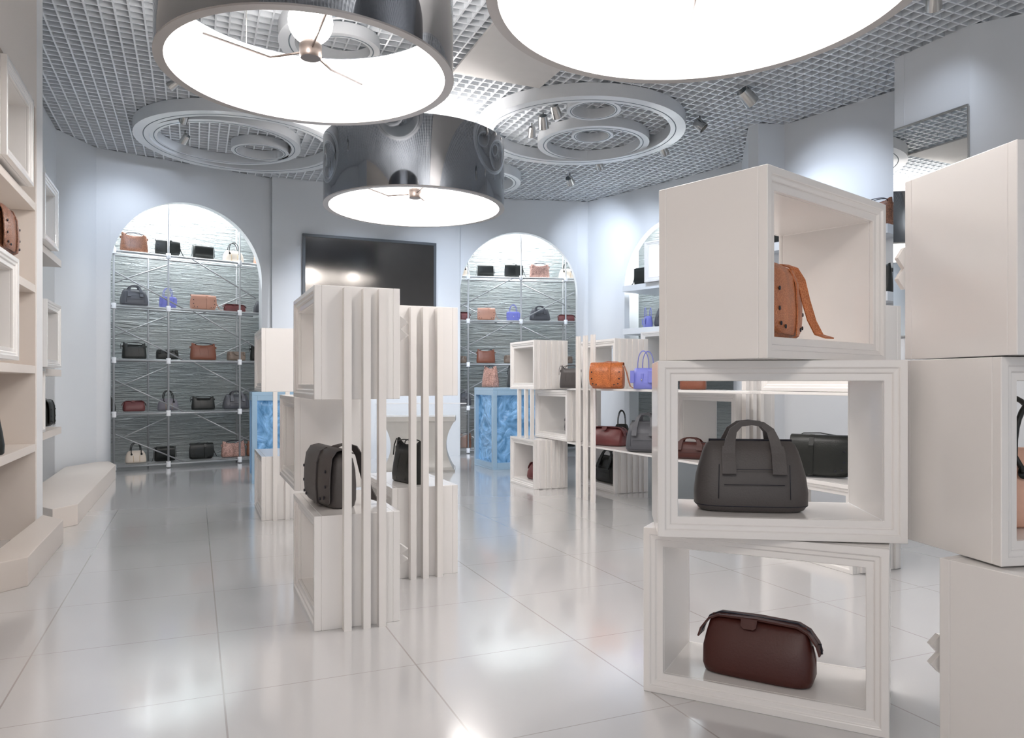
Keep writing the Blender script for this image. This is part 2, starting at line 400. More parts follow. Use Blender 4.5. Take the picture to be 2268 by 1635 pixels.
def screen(base, ts, z1, label, off=.055, z0=0, group=None, wd=.042):
    t = empty('slat_screen', (base[0],base[1],0), GA, label, 'slat screen', 'white vertical slat screens')
    for s in ts:
        MB().box(s-wd/2, -off-.008, z0, s+wd/2, -off, z1).box(s-wd/2, -off, z0, s-wd/2+.006, -.004, z1).build('slat', M['slat'], t)
    return t
HB = .645
Ac = fl(696,1400)
grid_box(Ac, 0, 'white display box on the floor, nearest box of the central stack, grey satchel on top', zig=(.95,.49,0,.1,2,.08) and None)
grid_box(Ac, 1.30, 'top white display box of the central stack, raised on slats above the grey satchel')
Cc = Vector((-.848,5.27,0))
grid_box(Cc, 0, 'white display box on the floor behind the central stack, black bag on its top')
grid_box(Cc, 1.30, 'raised white display box just behind and right of the central stack top')
Bc2 = Vector((-1.492,5.107,0)) + U*.0
grid_box(Bc2, .652, 'middle-height white display box behind the grey satchel')
Dc = fl(579,1154)
grid_box(Dc, 0, 'white display box on the floor beside the left blue pedestal')
grid_box(Dc, 1.30, 'raised white display box above the left blue pedestal, far left of the central row')
screen(Ac, (.176,.284,.373), 1.93, 'three white slats holding up the nearest central display box')
screen(Cc, (.139,.230,.335), 1.93, 'three white slats on the box behind and right of the central stack')
screen(Dc, (.13,.25), 1.30, 'thin white slats under the far left raised display box', off=.03)
# zig-zag folded strips on the backs of the central boxes
def zigzag(x, y0, y1, d, label, n=2, sz=9, side=1):
    """loose folded strip hanging from the box edge; x,y in photo pixels at distance d"""
    X = mpx(x)*d; za, zb = zat(y1,d), zat(y0,d); k = 2*n; mb = MB()
    poly = [(X + (side*sz*1.8*d/F if i % 2 else 0), za + (zb-za)*i/k) for i in range(k+1)]
    poly += [(X-side*.02, zb), (X-side*.02, za)]; m_ = len(poly)
    vs = [(a, d, b) for a, b in poly] + [(a, d+.03, b) for a, b in poly]
    fs = [tuple(range(m_)), tuple(range(m_, 2*m_))[::-1]] + [(i, (i+1) % m_, (i+1) % m_+m_, i+m_) for i in range(m_)]
    mb.add(vs, fs); o = mb.build('folded_trim', M['box']); return tag(o, label, 'trim strip', 'folded zigzag trims on display boxes')
zigzag(886, 700, 756, 4.75, 'white folded zigzag trim between the two raised central boxes', sz=10)
zigzag(887, 1206, 1250, 4.75, 'white folded zigzag trim near the floor between central boxes', sz=9)

# long shelf unit on the right (B - D - E)
B1 = fl(1183,1085); B2 = Vector((.687,9.33,0)); D1 = Vector((1.285,9.3,0)); E1 = Vector((2.47,5.4,0))
RB = [(.07,.05),(.17,.03),(.25,.04),(.34,.03),(.41,.03)]
rb = None
grid_box(B1, 0, 'far white display box on the floor holding a small maroon case', L=.80, ribs=RB)
grid_box(B1, 1.30, 'upper far white display box with ribbed side, beside the pink bag pedestal', L=.80, ribs=RB)
grid_box(B2, .650, 'white display box at middle height at the left end of the long shelves', ribs=RB)
grid_box(D1, 0, 'white ribbed display box on the floor under the long shelves, black bag inside', ribs=RB)
grid_box(D1, 1.30, 'white ribbed display box standing on the upper long shelf behind the orange bag', ribs=RB)
grid_box(E1, 0, 'white display box under the long shelves, seen through the handbag box', ribs=RB)
grid_box(E1, 1.325, 'white display box on top of the long shelves behind the foreground boxes')
Mc = Vector((2.16,7.21,0))
grid_box(Mc, .645, 'middle-height white display box with slats seen through the handbag box')
ts = empty('slat_screen', (B2.x,B2.y,0), GA-PI/2, 'three white slats crossing the long shelves in front of the orange bag', 'slat screen', 'white vertical slat screens')
for k_ in (.35,.53,.71): MB().box(k_-.03,-.016,0,k_+.03,-.006,1.95).box(k_-.03,-.045,0,k_-.024,-.016,1.95).build('slat', M['slat'], ts)
screen(Mc + U*.06 + V*-.02, (.02,.11,.20), 1.62, 'three white slats seen through the foreground handbag box')
ts = empty('slat_screen', (B1.x,B1.y,0), GA, 'white slats between the far display boxes in front of the blue pedestal', 'slat screen', 'white vertical slat screens')
for k_ in (.11,.30,.53): MB().box(0,k_-.02,.647,.012,k_+.02,1.298).box(.012,k_-.02,.647,.045,k_-.014,1.298).build('slat', M['slat'], ts)
def shelf(p, ang, w, d, z, th, label, m='box', group='long white shelves'):
    o = MB().box(0,0,z,w,d,z+th).build('shelf', M[m], bevel=.003); o.location = (p[0],p[1],0); o.rotation_euler = (0,0,ang); return tag(o, label, 'shelf', group)
LS = 3.35
shelf(B2 + V*(-.002), GA-PI/2, LS, .5, 1.298, .024, 'upper long white shelf of the right unit, holding the orange bag')
shelf(B2 + V*(-.002), GA-PI/2, LS, .5, .628, .020, 'lower long white shelf of the right unit, holding a maroon case and grey bag')
shelf(E1 + V*.96, GA-PI/2, .97, .52, 1.298, .024, 'short upper shelf over the box seen through the handbag frame')

# foreground stack F and G
def fbox(p, q, d, h, z, label):
    a = math.atan2(q[1]-p[1], q[0]-p[0]); w = math.hypot(q[0]-p[0], q[1]-p[1])
    return display_box(p, a, w, d, h, z, label, 'large foreground display boxes')
HF = .742
fbox((.5956,3.377), (1.478,2.917), .52, HF, 0, 'bottom foreground display box holding the oxblood wash bag')
fbox((.614,3.136), (1.596,3.0), .52, HF, .747, 'middle foreground display box framing the charcoal handbag')
fbox((.971,2.83), (1.753,3.49), .52, HF-.003, 1.491, 'top foreground display box, turned sideways, holding the brown crocodile satchel')
fbox((1.736,2.56), (2.72,2.73), .56, HF, 1.493, 'top display box of the stack at the right edge')
fbox((1.725,2.626), (2.70,2.80), .50, HF, .747, 'middle display box at the right edge holding the peach and black bag')
fbox((1.81,2.34), (2.69,2.74), .50, HF-.002, 0, 'bottom display box of the stack at the right edge')
zigzag(1474, 566, 625, 3.35, 'pink-white folded zigzag trim left of the top foreground box', n=2, sz=6, side=-1)
zigzag(2003, 548, 640, 3.2, 'cream folded zigzag trim left of the top right-edge box', n=2, sz=8, side=-1)
zigzag(2082, 1408, 1492, 2.86, 'beige folded zigzag trim near the floor by the right-edge box', n=2, sz=11, side=-1)

# left shelving boxes + shelves
def lbox(near, z, w, label, d=.46, dirv=dL):
    a = math.atan2(-dirv.y, -dirv.x); return display_box(near, a, w, d, .724, z, label, 'display boxes on the left wall shelves')
lbox((-3.62,5.343), 3.03, .965, 'highest display box on the nearest left shelving')
lnear = Vector((-3.525,5.33,0)) + dL*.96
lbox((lnear.x,lnear.y), 1.552, .96, 'display box at eye level on the nearest left shelving, brown bag on top')
for z, nm in ((2.935,'top'),(2.20,'second'),(1.475,'third'),(.775,'lowest')):
    o = MB().box(0,.0,z,5.198,.498,z+.07,ML).build('wall_shelf', M['shelfwall'], bevel=.003)
    tag(o, nm + ' cream wall shelf of the nearest left shelving', 'shelf', 'shelves of the nearest left shelving')
n1 = Vector((-5.08,8.108,0)); lbox((n1.x,n1.y), 2.96, .88, 'upper display box projecting from the far left arch')
n2 = Vector((-5.29,8.745,0)) + dL*.9; lbox((n2.x,n2.y), 1.56, .9, 'middle display box projecting from the far left arch')
n3 = Vector((-5.34,8.53,0)) + dL*.9; lbox((n3.x,n3.y), .83, .9, 'lower display box projecting from the far left arch', d=.44)
for z, nm in ((2.87,'upper'),(1.47,'middle'),(.74,'lower')):
    Mx = A5 @ Matrix.Translation((1.05,-.22,0)); o = MB().box(0,0,z,sx(A5,136,-.22)-1.05,.95,z+.085,Mx).build('wall_shelf', M['shelfwall'])
    tag(o, nm + ' white shelf in the far left arch beyond the pier', 'shelf', 'shelves in the far left arch')

# arch 3 shelves and box (right)
for z, nm in ((3.06,'upper'),(2.27,'middle'),(1.45,'lower')):
    Mx = A3 @ Matrix.Translation((1.05,-.18,0)); o = MB().box(0,0,z,2.2,1.0,z+.11,Mx).build('wall_shelf', M['wall'], bevel=.004)
    tag(o, nm + ' pale blue shelf in the right-hand arch', 'shelf', 'shelves in the right-hand arch')
pA3 = lambda s, y: (A3 @ Vector((s, y, 0)))
q = pA3(1.62,-.25); display_box(q, a3, .9, .46, .72, 3.172, 'display box on the upper shelf of the right-hand arch', 'display boxes in the right-hand arch')
q = pA3(1.62,-.35); display_box(q, a3, .9, .46, .72, 1.562, 'display box on the lower shelf of the right-hand arch', 'display boxes in the right-hand arch')
# shelves on the right bay wall
Mb = Matrix.Translation((3.76,10.28,0)) @ Matrix.Rotation(math.atan2(8.75-10.28, 4.9-3.76), 4, 'Z')
for z, nm in ((3.16,'upper'),(2.36,'lower')):
    tag(MB().box(-.25,-.36,z,1.6,-.001,z+.11,Mb).build('wall_shelf', M['wall']), nm + ' shelf on the right bay wall beside the mirror', 'shelf', 'shelves on the right bay wall')

# ------------------------------------------------------------------ mirror
t = Vector((4.55-4.20, 7.41-8.18, 0)).normalized(); n = Vector((t.y,-t.x,0)); am = math.atan2(t.y,t.x)
mr = empty('wall_mirror', Vector((4.20,8.18,0)) + n*.006, am, 'tall wall mirror reflecting the ceiling, behind the top right boxes', 'mirror')
MB().box(0,-.012,1.9,.84,0,4.145).build('glass_panel', M['mirror'], mr)
mb = MB(); mb.box(0,-.02,4.145,.845,0,4.165); mb.box(.84,-.02,1.9,.852,0,4.145); mb.box(0,-.02,1.88,.852,0,1.9); mb.build('mirror_edge', M['steel'], mr)

# ------------------------------------------------------------------ television on the back wall
tp = Vector((P3[0]-P2[0], P3[1]-P2[1], 0)); tl = tp.length; tt = tp.normalized(); tn = Vector((tt.y,-tt.x,0))
tvp = Vector((P2[0],P2[1],0)) + tt*(.146*tl) + tn*.175
tv = empty('television', (tvp.x,tvp.y,2.62), math.atan2(tt.y,tt.x), 'large black flat television on the back wall between the two arches', 'television')
tv.rotation_euler = (math.radians(.75), 0, math.atan2(tt.y,tt.x))
TW, TH = .71*tl, 1.376
mb = MB(); fr = .05
for b in ((0,0,0,TW,.07,fr),(0,0,TH-fr,TW,.07,TH),(0,0,fr,fr,.07,TH-fr),(TW-fr,0,fr,TW,.07,TH-fr)): mb.box(*b)
mb.build('bezel', M['tvf'], tv, bevel=.006)
MB().box(fr-.002,.012,fr-.002,TW-fr+.002,.06,TH-fr+.002).build('screen', M['tvs'], tv)

# ------------------------------------------------------------------ pendant drum lamps
lamp_lights = []
def drum(X, D, R, zb, h, label, wire=True, power=300, col=(1,.95,.92)):
    t = empty('drum_pendant_lamp', (X,D,zb), 0, label, 'pendant lamp', 'chrome drum pendant lamps'); n = 96
    MB().lathe([(R,.012),(R,h),(R-.012,h),(R-.012,.012)], n=n, close=True).build('outer_shade', M['chrome'], t, auto=40)
    MB().lathe([(R-.02,.02),(R-.02,h-.01)], n=n).build('lining', M['lampin'], t)
    MB().lathe([(R+.004,0),(R+.004,.014),(R-.066,.02),(R-.066,0)], n=n, close=True).build('rim', M['rim'], t, auto=40)
    hubz = .20
    MB().lathe([(0,hubz-.06),(.075,hubz-.06),(.085,hubz-.045),(.085,hubz+.04),(.07,hubz+.06),(0,hubz+.06)], n=32).build('hub', M['darkmetal'], t, auto=40)
    MB().lathe([(.001,hubz+.06)] + [(.17*math.sin(PI*i/14), hubz+.22-.17*math.cos(PI*i/14)) for i in range(1,14)] + [(.001,hubz+.39)], n=32).build('bulb', M['bulb'], t)
    for a, ze in ((2.76,.52), (-1.13,.24), (1.40,.36)):
        c, s_ = math.cos(a), math.sin(a)
        MB().tube([(c*.08,s_*.08,hubz),(c*.35*R,s_*.35*R,hubz+.01),(c*(R-.03),s_*(R-.03),ze)], .009, 8).build('spoke', M['darkmetal'], t)
    for a in (2.4, .4, -1.9):
        MB().tube([(math.cos(a)*(R-.1),math.sin(a)*(R-.1),h-.05),(math.cos(a)*(R-.1),math.sin(a)*(R-.1),CEIL-zb)], .004, 6).build('cable', M['steel'], t)
    for i in range(3):
        L = bpy.data.lights.new('drum_light', 'POINT'); L.energy = power/3; L.shadow_soft_size = .1; L.color = col
        o = bpy.data.objects.new('drum_light', L); a = i*2.1+.4
        o.location = (X+math.cos(a)*R*.55, D+math.sin(a)*R*.55, zb+h*.22); COL.objects.link(o); lamp_lights.append(o)
    return t
D1_, DS = 5.75, 9.8
drum(-.2704*D1_, D1_, .191*D1_, EYE+.41*D1_, .61, 'chrome drum pendant lamp at upper left, bulb and spokes visible', power=115)
drum(-.1302*DS, DS, .1197*DS, EYE+.2321*DS, .85, 'smallest-looking chrome drum pendant lamp hanging over the middle of the shop', power=150)
drum(1.13, 4.455, 1.285, EYE+2.3, .80, 'largest-looking drum pendant lamp cut by the top edge of the picture', power=205)

drum(-.6, -1.6, 1.15, EYE+2.4, .80, 'added unseen drum lamp behind the viewer, lighting the foreground', power=190, col=(1,.90,.83))  # added out of view to give the foreground boxes warm light
# ------------------------------------------------------------------ ceiling rings
def cring(X, D, R, w, z0, z1, label, group='round ceiling rings'):
    o = MB().lathe([(R,z0),(R,z1),(R-w,z1),(R-w,z0)], (X,D,0), n=96, close=True)
    o = o.build('ceiling_ring', M['ring'], auto=30)
    rm = R-w*.62; MB().lathe([(rm,z0-.002),(rm,z0+.004),(rm-.012,z0+.004),(rm-.012,z0-.002)], (X,D,0), n=96, close=True).build('groove_shade', M['void'], o)  # dark ring colours in the shade of a groove
    return tag(o, label, 'ceiling ring', group)
zr = EYE+3.39
cring(.94, 10.23, 1.41, .20, zr, CEIL-.002, 'largest ring on the ceiling right of the middle drum lamp')
cring(1.169, 10.75, .80, .13, zr+.03, CEIL-.002, 'medium ceiling ring inside the right-hand large ring')
cring(1.03, 9.4, .34, .07, zr+.03, CEIL-.002, 'small ceiling ring inside the right large ring, nearest the camera')
cring(1.12, 10.35+.05, .29, .06, zr+.04, CEIL-.002, 'smallest ceiling ring, inside the medium ring on the right')
cring(-3.876, 10.71, 1.41, .20, zr, CEIL-.002, 'large ceiling ring at left, below the upper left drum lamp')
cring(-4.11, 10.72, 1.03, .13, zr+.03, CEIL-.002, 'medium ceiling ring inside the left large ring')
cring(-3.75, 11.1, .41, .08, zr+.03, CEIL-.002, 'small ceiling ring inside the left large ring')
cring(-.70, 12.7, .85, .13, zr, CEIL-.002, 'ceiling ring partly hidden behind the middle drum lamp')
cring(-1.55, 7.6, .80, .16, zr, CEIL-.002, 'ceiling ring seen through the open top of the upper left drum lamp')
cring(-1.75, 7.7, .38, .10, zr+.04, CEIL-.002, 'small ceiling ring seen inside the upper left drum lamp opening')

# ------------------------------------------------------------------ spotlights
def spot(x, y, aim, label, energy=90, r=.055, ln=.13, size=70, hang=.12, light=True, col=(.74,.84,1)):
    d = (CEIL-hang-EYE)*F/(HZ-y); p = Vector((mpx(x)*d, d, CEIL-hang)); a = (Vector(aim)-p).normalized()
    rot = a.to_track_quat('-Z', 'Y').to_euler()
    t = empty('ceiling_spotlight', p, 0, label, 'spotlight', 'small ceiling spotlights'); t.rotation_euler = (0,0,0)
    Mr = rot.to_matrix().to_4x4()
    MB().lathe([(.001,ln*.5),(r*.8,ln*.5),(r*.9,ln*.3),(r,-ln*.5),(r*.88,-ln*.5),(r*.8,-ln*.1),(.001,-ln*.1)], n=24, M=Mr).build('housing', M['steel'], t, auto=40)
    MB().tube([(0,0,.02),(0,0,hang)], .010, 8).build('stem', M['steel'], t)
    if light:
        L = bpy.data.lights.new('spot_light', 'SPOT'); L.energy = energy*.95; L.spot_size = math.radians(size); L.spot_blend = 1; L.color = col; L.shadow_soft_size = .06
        o = bpy.data.objects.new('spot_light', L); o.location = p + a*(ln*.5+.03); o.rotation_euler = rot; COL.objects.link(o)
    return t
spot(385, 186, (-5.6,8.6,3.6), 'spotlight beside the left rim of the upper left drum lamp', 60)
spot(408, 262, (-5.6,11.6,3.9), 'upper spotlight inside the left large ceiling ring', 90)
spot(410, 308, (-5.9,11.4,3.6), 'lower spotlight inside the left large ceiling ring', 80)
spot(800, 330, (-2.7,13.2,2.4), 'added spotlight hidden behind the middle drum lamp, brightening the television wall', 380)  # added fill, hidden by the drum lamp, to lift the television wall
spot(985, 335, (-1.0,14.2,2.4), 'added spotlight hidden behind the middle drum lamp, brightening the wall right of the television', 380)  # second added fill spot, out of sight, for the wall's right part
spot(1178, 292, (.2,12.5,2), 'leftmost of three cylinder spotlights in the right ceiling ring', 80)
spot(1203, 270, (.9,12.5,2), 'middle one of three cylinder spotlights in the right ceiling ring', 80, r=.07, ln=.17)
spot(1231, 247, (1.8,12,2), 'rightmost of three cylinder spotlights in the right ceiling ring', 80, r=.065, ln=.16)
spot(1550, 277, (4.2,9.3,3.0), 'dark-lensed spotlight right of the right ceiling ring', 200, r=.075, ln=.15)
spot(1470, 333, (3.2,12.2,3.6), 'spotlight near the lower right edge of the right ceiling ring', 160, r=.065)
spot(1262, 400, (1.7,14.4,3.9), 'farthest ceiling spotlight, above the right-hand back wall', 150, r=.07)
spot(1327, 366, (2.2,13.5,3.6), 'spotlight just beyond the right ceiling ring', 200, r=.065)
spot(1655, 214, (4.0,9.6,3.9), 'pale cylinder spotlight on the open grid, upper right', 75, r=.09, ln=.2)
spot(2068, 4, (4.4,7.7,4.0), 'spotlight cut by the top edge at upper right', 25, r=.07)

# area lights at the top of the niches (LED strips behind the arches)
def niche_led(Mx, a, sc, energy, nm, nd=1.0, R=1.17):
    t = MB().box(sc-.9, .17, 4.60, sc+.9, .23, 4.64, Mx).build('led_strip', M['led']); tag(t, 'LED strip hidden at the top inside the ' + nm, 'light strip', 'LED strips at the top of the arch niches')
    L = bpy.data.lights.new('niche_light', 'AREA'); L.shape = 'RECTANGLE'; L.size = 2.0; L.size_y = .25; L.energy = energy; L.color = (.93,.97,1)
    o = bpy.data.objects.new('niche_light', L); o.location = Mx @ Vector((sc, .62, 4.55))
    o.rotation_euler = (math.radians(12), 0, a); COL.objects.link(o)
niche_led(A1, a1, 1.365, 110, 'left back arch'); niche_led(A2, a2, 1.19, 110, 'right back arch'); niche_led(A3, a3, 2.11, 110, 'right-hand arch'); niche_led(A5, a5, 2.2, 18, 'far left arch')

# ------------------------------------------------------------------ scaffold racks inside the arches
LV = [3.448, 2.59, 1.74, .89, .06]
def rack(Mx, R, sc, ups_f, ups_b, flip, label):
    t = empty('scaffold_rack', Mx @ Vector((0,0,0)), 0, label, 'shelf rack', 'scaffold racks inside the back arches')
    inv = Matrix.Translation(Mx.to_translation()).inverted() @ Mx
    tr = lambda s, y, z: inv @ Vector((s,y,z))
    s0, s1 = sc-R-.08, sc+R+.08; yf, yb = .22, .66; r = .016
    uf = [MB().tube([tr(s,yf,0), tr(s,yf,4.6)], r, 10).build('upright', M['pipe'], t) for s in ups_f]
    for s in ups_b: MB().tube([tr(s,yb,0), tr(s,yb,4.6)], r, 10).build('upright', M['pipe'], t)
    for i, z in enumerate(LV):
        MB().tube([tr(s0,yf,z), tr(s1,yf,z)], r, 10).build('rail', M['pipe'], t)
        MB().tube([tr(s0,yb,z), tr(s1,yb,z)], r, 10).build('rail', M['pipe'], t)
        for s, up in zip(ups_f, uf):
            p = tr(s,yf,z); c = MB().lathe([(.036,-.045),(.036,.045),(.001,.045)], n=12); c.v = [tuple(Vector(v)+p) for v in c.v]; c.build('clamp', M['pipew'], up)
    W = 2*R
    X = (lambda f: sc-R+f*W) if not flip else (lambda f: sc+R-f*W)
    for i in range(len(LV)-1):
        zt, zb = LV[i], LV[i+1]; y1, y2 = yf+.05, yb-.05
        MB().tube([tr(X(0),y1,zt-.26), tr(X(.50),y1,zb)], r*.7, 8).build('brace', M['pipe'], t)
        MB().tube([tr(X(.54),y1,zt), tr(X(1),y1,zt-.58)], r*.7, 8).build('brace', M['pipe'], t)
        MB().tube([tr(X(0),y2,zt-.52), tr(X(.44),y2,zt-.06)], r*.7, 8).build('brace', M['pipe'], t)
        MB().tube([tr(X(1),y2,zt-.46), tr(X(.66),y2,zb)], r*.7, 8).build('brace', M['pipe'], t)
    for i, z in enumerate(LV):
        MB().box(s0, yf+.03, z+.022, s1, yb-.02, z+.028, inv).build('glass_shelf', M['glass'], t)
    return t
rack(A1, 1.17, 1.365, (sx(A1,247)+.03, sx(A1,373), sx(A1,531)), (sx(A1,328,.66), sx(A1,524,.66)), False, 'grey scaffold pipe rack filling the left back arch')
rack(A2, 1.15, 1.19, (sx(A2,1037), sx(A2,1154), sx(A2,1253)), (sx(A2,1247,.66),), True, 'grey scaffold pipe rack filling the right back arch')

# ------------------------------------------------------------------ bags
def sup(w, d, z, n=28, p=3.2, x0=0, y0=0, dz=None):
    out = []
    for i in range(n):
        th = 2*PI*i/n; c, s = math.cos(th), math.sin(th)
        x = w/2*abs(c)**(2/p)*(1 if c >= 0 else -1); y = d/2*abs(s)**(2/p)*(1 if s >= 0 else -1)
        zz = z + (dz(x, y) if dz else 0); out.append((x+x0, y+y0, zz))
    return out
def arc(x0, x1, y, z0, h, n=14, e=1.0):
    cx, r = (x0+x1)/2, (x1-x0)/2
    return [(cx - r*math.copysign(abs(math.cos(PI*i/n))**e, math.cos(PI*i/n)), y, z0 + h*math.sin(PI*i/n)**(.75)) for i in range(n+1)]
def bag_duffel(t, m, m2=None, detail=True):
    w, d, h = .46, .22, .30
    zs = [0,.008,.03,.08,.15,.21,.255,.285,.298]; ws = [.40,.43,.46,.462,.445,.415,.39,.365,.33]; ds = [.17,.20,.22,.22,.195,.16,.125,.08,.04]
    bd = MB().rings([sup(a,b,z,36,3.4) for z,a,b in zip(zs,ws,ds)]).build('body', m, t)
    for s in (-1,1):
        y = s*.065
        pts = [(-.10,s*.092,.20),(-.098,s*.082,.245),(-.09,y,.30),(-.075,s*.05,.345),(-.045,s*.045,.372),(0,s*.044,.378),(.045,s*.045,.372),(.075,s*.05,.345),(.09,y,.30),(.098,s*.082,.245),(.10,s*.092,.20)]
        hd = MB().ribbon(pts, (0,1,0), [.010]*11, [.052,.050,.042,.032,.022,.020,.022,.032,.042,.050,.052]).build('handle', m, t)
        for x in (-.10,.10): MB().ribbon([(x,s*.118,.165),(x,s*.100,.215),(x,s*.084,.25),(x*.98,s*.074,.28)], (1,0,0), [.056,.056,.054,.048], .008).build('handle_tab', m, hd)
    if detail:
        pip = []
        for s in (-1,): 
            y = -.1115
            for P in ([(-.14,y,.205),(-.143,y-.002,.06)],[(.14,y,.205),(.143,y-.002,.06)],[(-.12,y,.185),(.12,y,.185)],[(-.12,y-.002,.12),(.12,y-.002,.12)]):
                MB().tube(P, .0016, 6).build('seam', M['holed'], bd)
        MB().tube([(-.17,-.0,.300),(.17,0,.300)], .006, 8).build('zipper', M['holed'], t)
        MB().tube([p for p in sup(.455,.214,.028,36,3.4)]+[sup(.455,.214,.028,36,3.4)[0]], .0035, 6).build('piping', M['holed'], t)
def bag_dopp(t, m, m2=None):
    zs = [0,.006,.03,.09,.14,.18,.205]; ws = [.43,.46,.48,.48,.455,.43,.41]; ds = [.15,.17,.18,.16,.115,.065,.03]
    MB().rings([sup(a,b,z,36,4.2) for z,a,b in zip(zs,ws,ds)]).build('body', m, t)
    for s in (-1,1):
        pts = [(-.262,s*.022,.118),(-.25,s*.02,.15),(-.215,s*.019,.19),(-.17,s*.018,.208),(0,s*.018,.213),(.17,s*.018,.208),(.215,s*.019,.19),(.25,s*.02,.15),(.262,s*.022,.118)]
        zb_ = MB().ribbon(pts, (0,1,0), .034, .007).build('zip_band', m, t)
    MB().ribbon([(-.264,0,.118),(-.217,0,.194),(-.17,0,.214),(.17,0,.214),(.217,0,.194),(.264,0,.118)], (0,1,0), .010, .006).build('zipper', M['holed'], zb_)
    MB().tube([(.252,0,.15),(.262,-.004,.155),(.268,-.008,.12)], .004, 6).build('zip_pull', M['holed'], zb_)
    MB().prism([(-.035,.0),(-.034,-.028),(-.022,-.038),(.022,-.038),(.034,-.028),(.035,0)], 0, .007, M=Matrix.Translation((-.03,-.036,.212)) @ Matrix.Rotation(math.radians(68),4,'X')).build('pull_tab', m, t)
    for s in (-1,1):
        MB().tube([(s*.232,0,.03),(s*.238,0,.09),(s*.226,0,.14)], .005, 6).build('gusset_seam', m, t)
def bag_satchel(t, m, m2=None, holes=True, sd=0):
    w, d, h = .44, .17, .30
    zs = [0,.008,.04,.12,.20,.26,.29,.298]; ws = [.38,.415,.43,.435,.43,.41,.36,.30]; ds = [.12,.15,.165,.165,.155,.13,.09,.05]
    MB().rings([sup(a,b,z,32,3.8) for z,a,b in zip(zs,ws,ds)]).build('body', m, t)
    # flap: over the top and down the front, rounded lower corners
    path = [(.055,.285),(.03,.305),(-.02,.315),(-.065,.305),(-.09,.27),(-.099,.2),(-.102,.12),(-.099,.055),(-.095,.035),(-.090,.022)]
    wd = [.40,.42,.43,.435,.44,.445,.445,.43,.40,.34]
    vs = []; fs = []; n = 9
    for lay in (0,1):
        for (y,z), w_ in zip(path, wd):
            for j in range(n):
                u_ = (j/(n-1)-.5); yy = y + (abs(u_)*2)**4*.018 if y < 0 else y
                vs.append((u_*w_, yy - lay*.006, z + (lay*.005 if z > .28 else 0)))
    k = len(path)
    for i in range(k-1):
        for j in range(n-1):
            a = i*n+j; fs.append((a,a+1,a+n+1,a+n)); b = a+k*n; fs.append((b,b+n,b+n+1,b+1))
    for i in range(k-1):
        for j in (0,n-1): a = i*n+j; fs.append((a,a+n,a+n+k*n,a+k*n))
    for j in range(n-1):
        for i in (0,k-1): a = i*n+j; fs.append((a,a+1,a+1+k*n,a+k*n))
    mb = MB(); mb.add(vs, fs, 0, True); fp = mb.build('flap', m, t, auto=50)
    MB().ribbon([(.05,-.05,.318),(.052,-.085,.30),(.055,-.108,.24),(.057,-.113,.12),(.06,-.108,.02),(.062,-.085,.006)], (1,0,0), .035, .006).build('strap', m, t)
    sp = [(-.20,.03,.27),(-.12,.02,.312),(.0,.015,.33),(.13,.02,.325),(.205,.03,.28),(.24,.03,.20),(.265,.02,.11),(.30,0,.03),(.345,-.02,.008)]
    if sd: MB().ribbon([(.06,-sd*.03,.305),(.08,0,.325),(.10,sd*.04,.335),(.12,sd*.075,.322),(.13,sd*.105,.27),(.135,sd*.125,.18),(.14,sd*.15,.09),(.145,sd*.18,.028),(.15,sd*.225,.012)], (.8,sd*.5,0), .05, .006).build('shoulder_strap', M['scuff'] if m == M['cognac'] and False else m, t)
    else: MB().ribbon(sp, (0,1,0), .04, .006).build('shoulder_strap', m, t)
    if holes:
        for x, z in ((-.17,.06),(-.185,.12),(-.185,.2),(.17,.06),(.185,.12),(.185,.2),(-.12,.05),(.12,.05)):
            MB().lathe([(.001,0),(.006,0),(.0085,.001),(.0085,.005)], n=12, M=Matrix.Translation((x,-.1035+(abs(x)/.2225)**4*.018,z)) @ Matrix.Rotation(-PI/2,4,'X') @ Matrix.Translation((0,0,-.008))).build('eyelet', M['holed'], fp)
def bag_tote(t, m, m2=None, slouch=.0):
    w, d, h = .44, .16, .30
    rs = []
    zs = [0,.008,.05,.12,.19,.25]; ws = [.41,.43,.435,.425,.41,.395]; ds = [.13,.15,.155,.13,.095,.065]
    for z,a,b in zip(zs,ws,ds): rs.append(sup(a,b,z,40,3.4))
    top = lambda x, y: (abs(x)/.2)**2*(.05+slouch) + .004*math.sin(x*60+y*90)
    rs.append(sup(.385,.055,.25-slouch,40,3,dz=top)); rs.append(sup(.375,.045,.251-slouch,40,3,dz=top)); rs.append(sup(.35,.03,.17-slouch,40,3,dz=lambda x,y:0))
    MB().rings(rs).build('body', m, t)
    for s in (-1,1):
        z0 = .285
        MB().tube(arc(-.14,.15,s*.03,z0-.03,.045-slouch*.3,12), .0042, 6).build('handle', m2 or M['holed'], t)
        MB().box(s*.214-.008,-.012,.2,s*.214+.008,.012,.235).build('side_tab', m, t)
    for x in (-.07,.07): MB().tube([(x,-.0775,.02),(x,-.066,.12),(x,-.047,.19),(x*.9,-.036,.235-slouch)], .0018, 6).build('seam', m, t)
def bag_hobo(t, m, m2=None):
    bag_tote(t, m, m, .035)
    MB().tube([(-.19,0,.27),(-.225,0,.285),(-.245,-.01,.24),(-.24,-.02,.17)], .005, 6).build('strap_end', m, t)
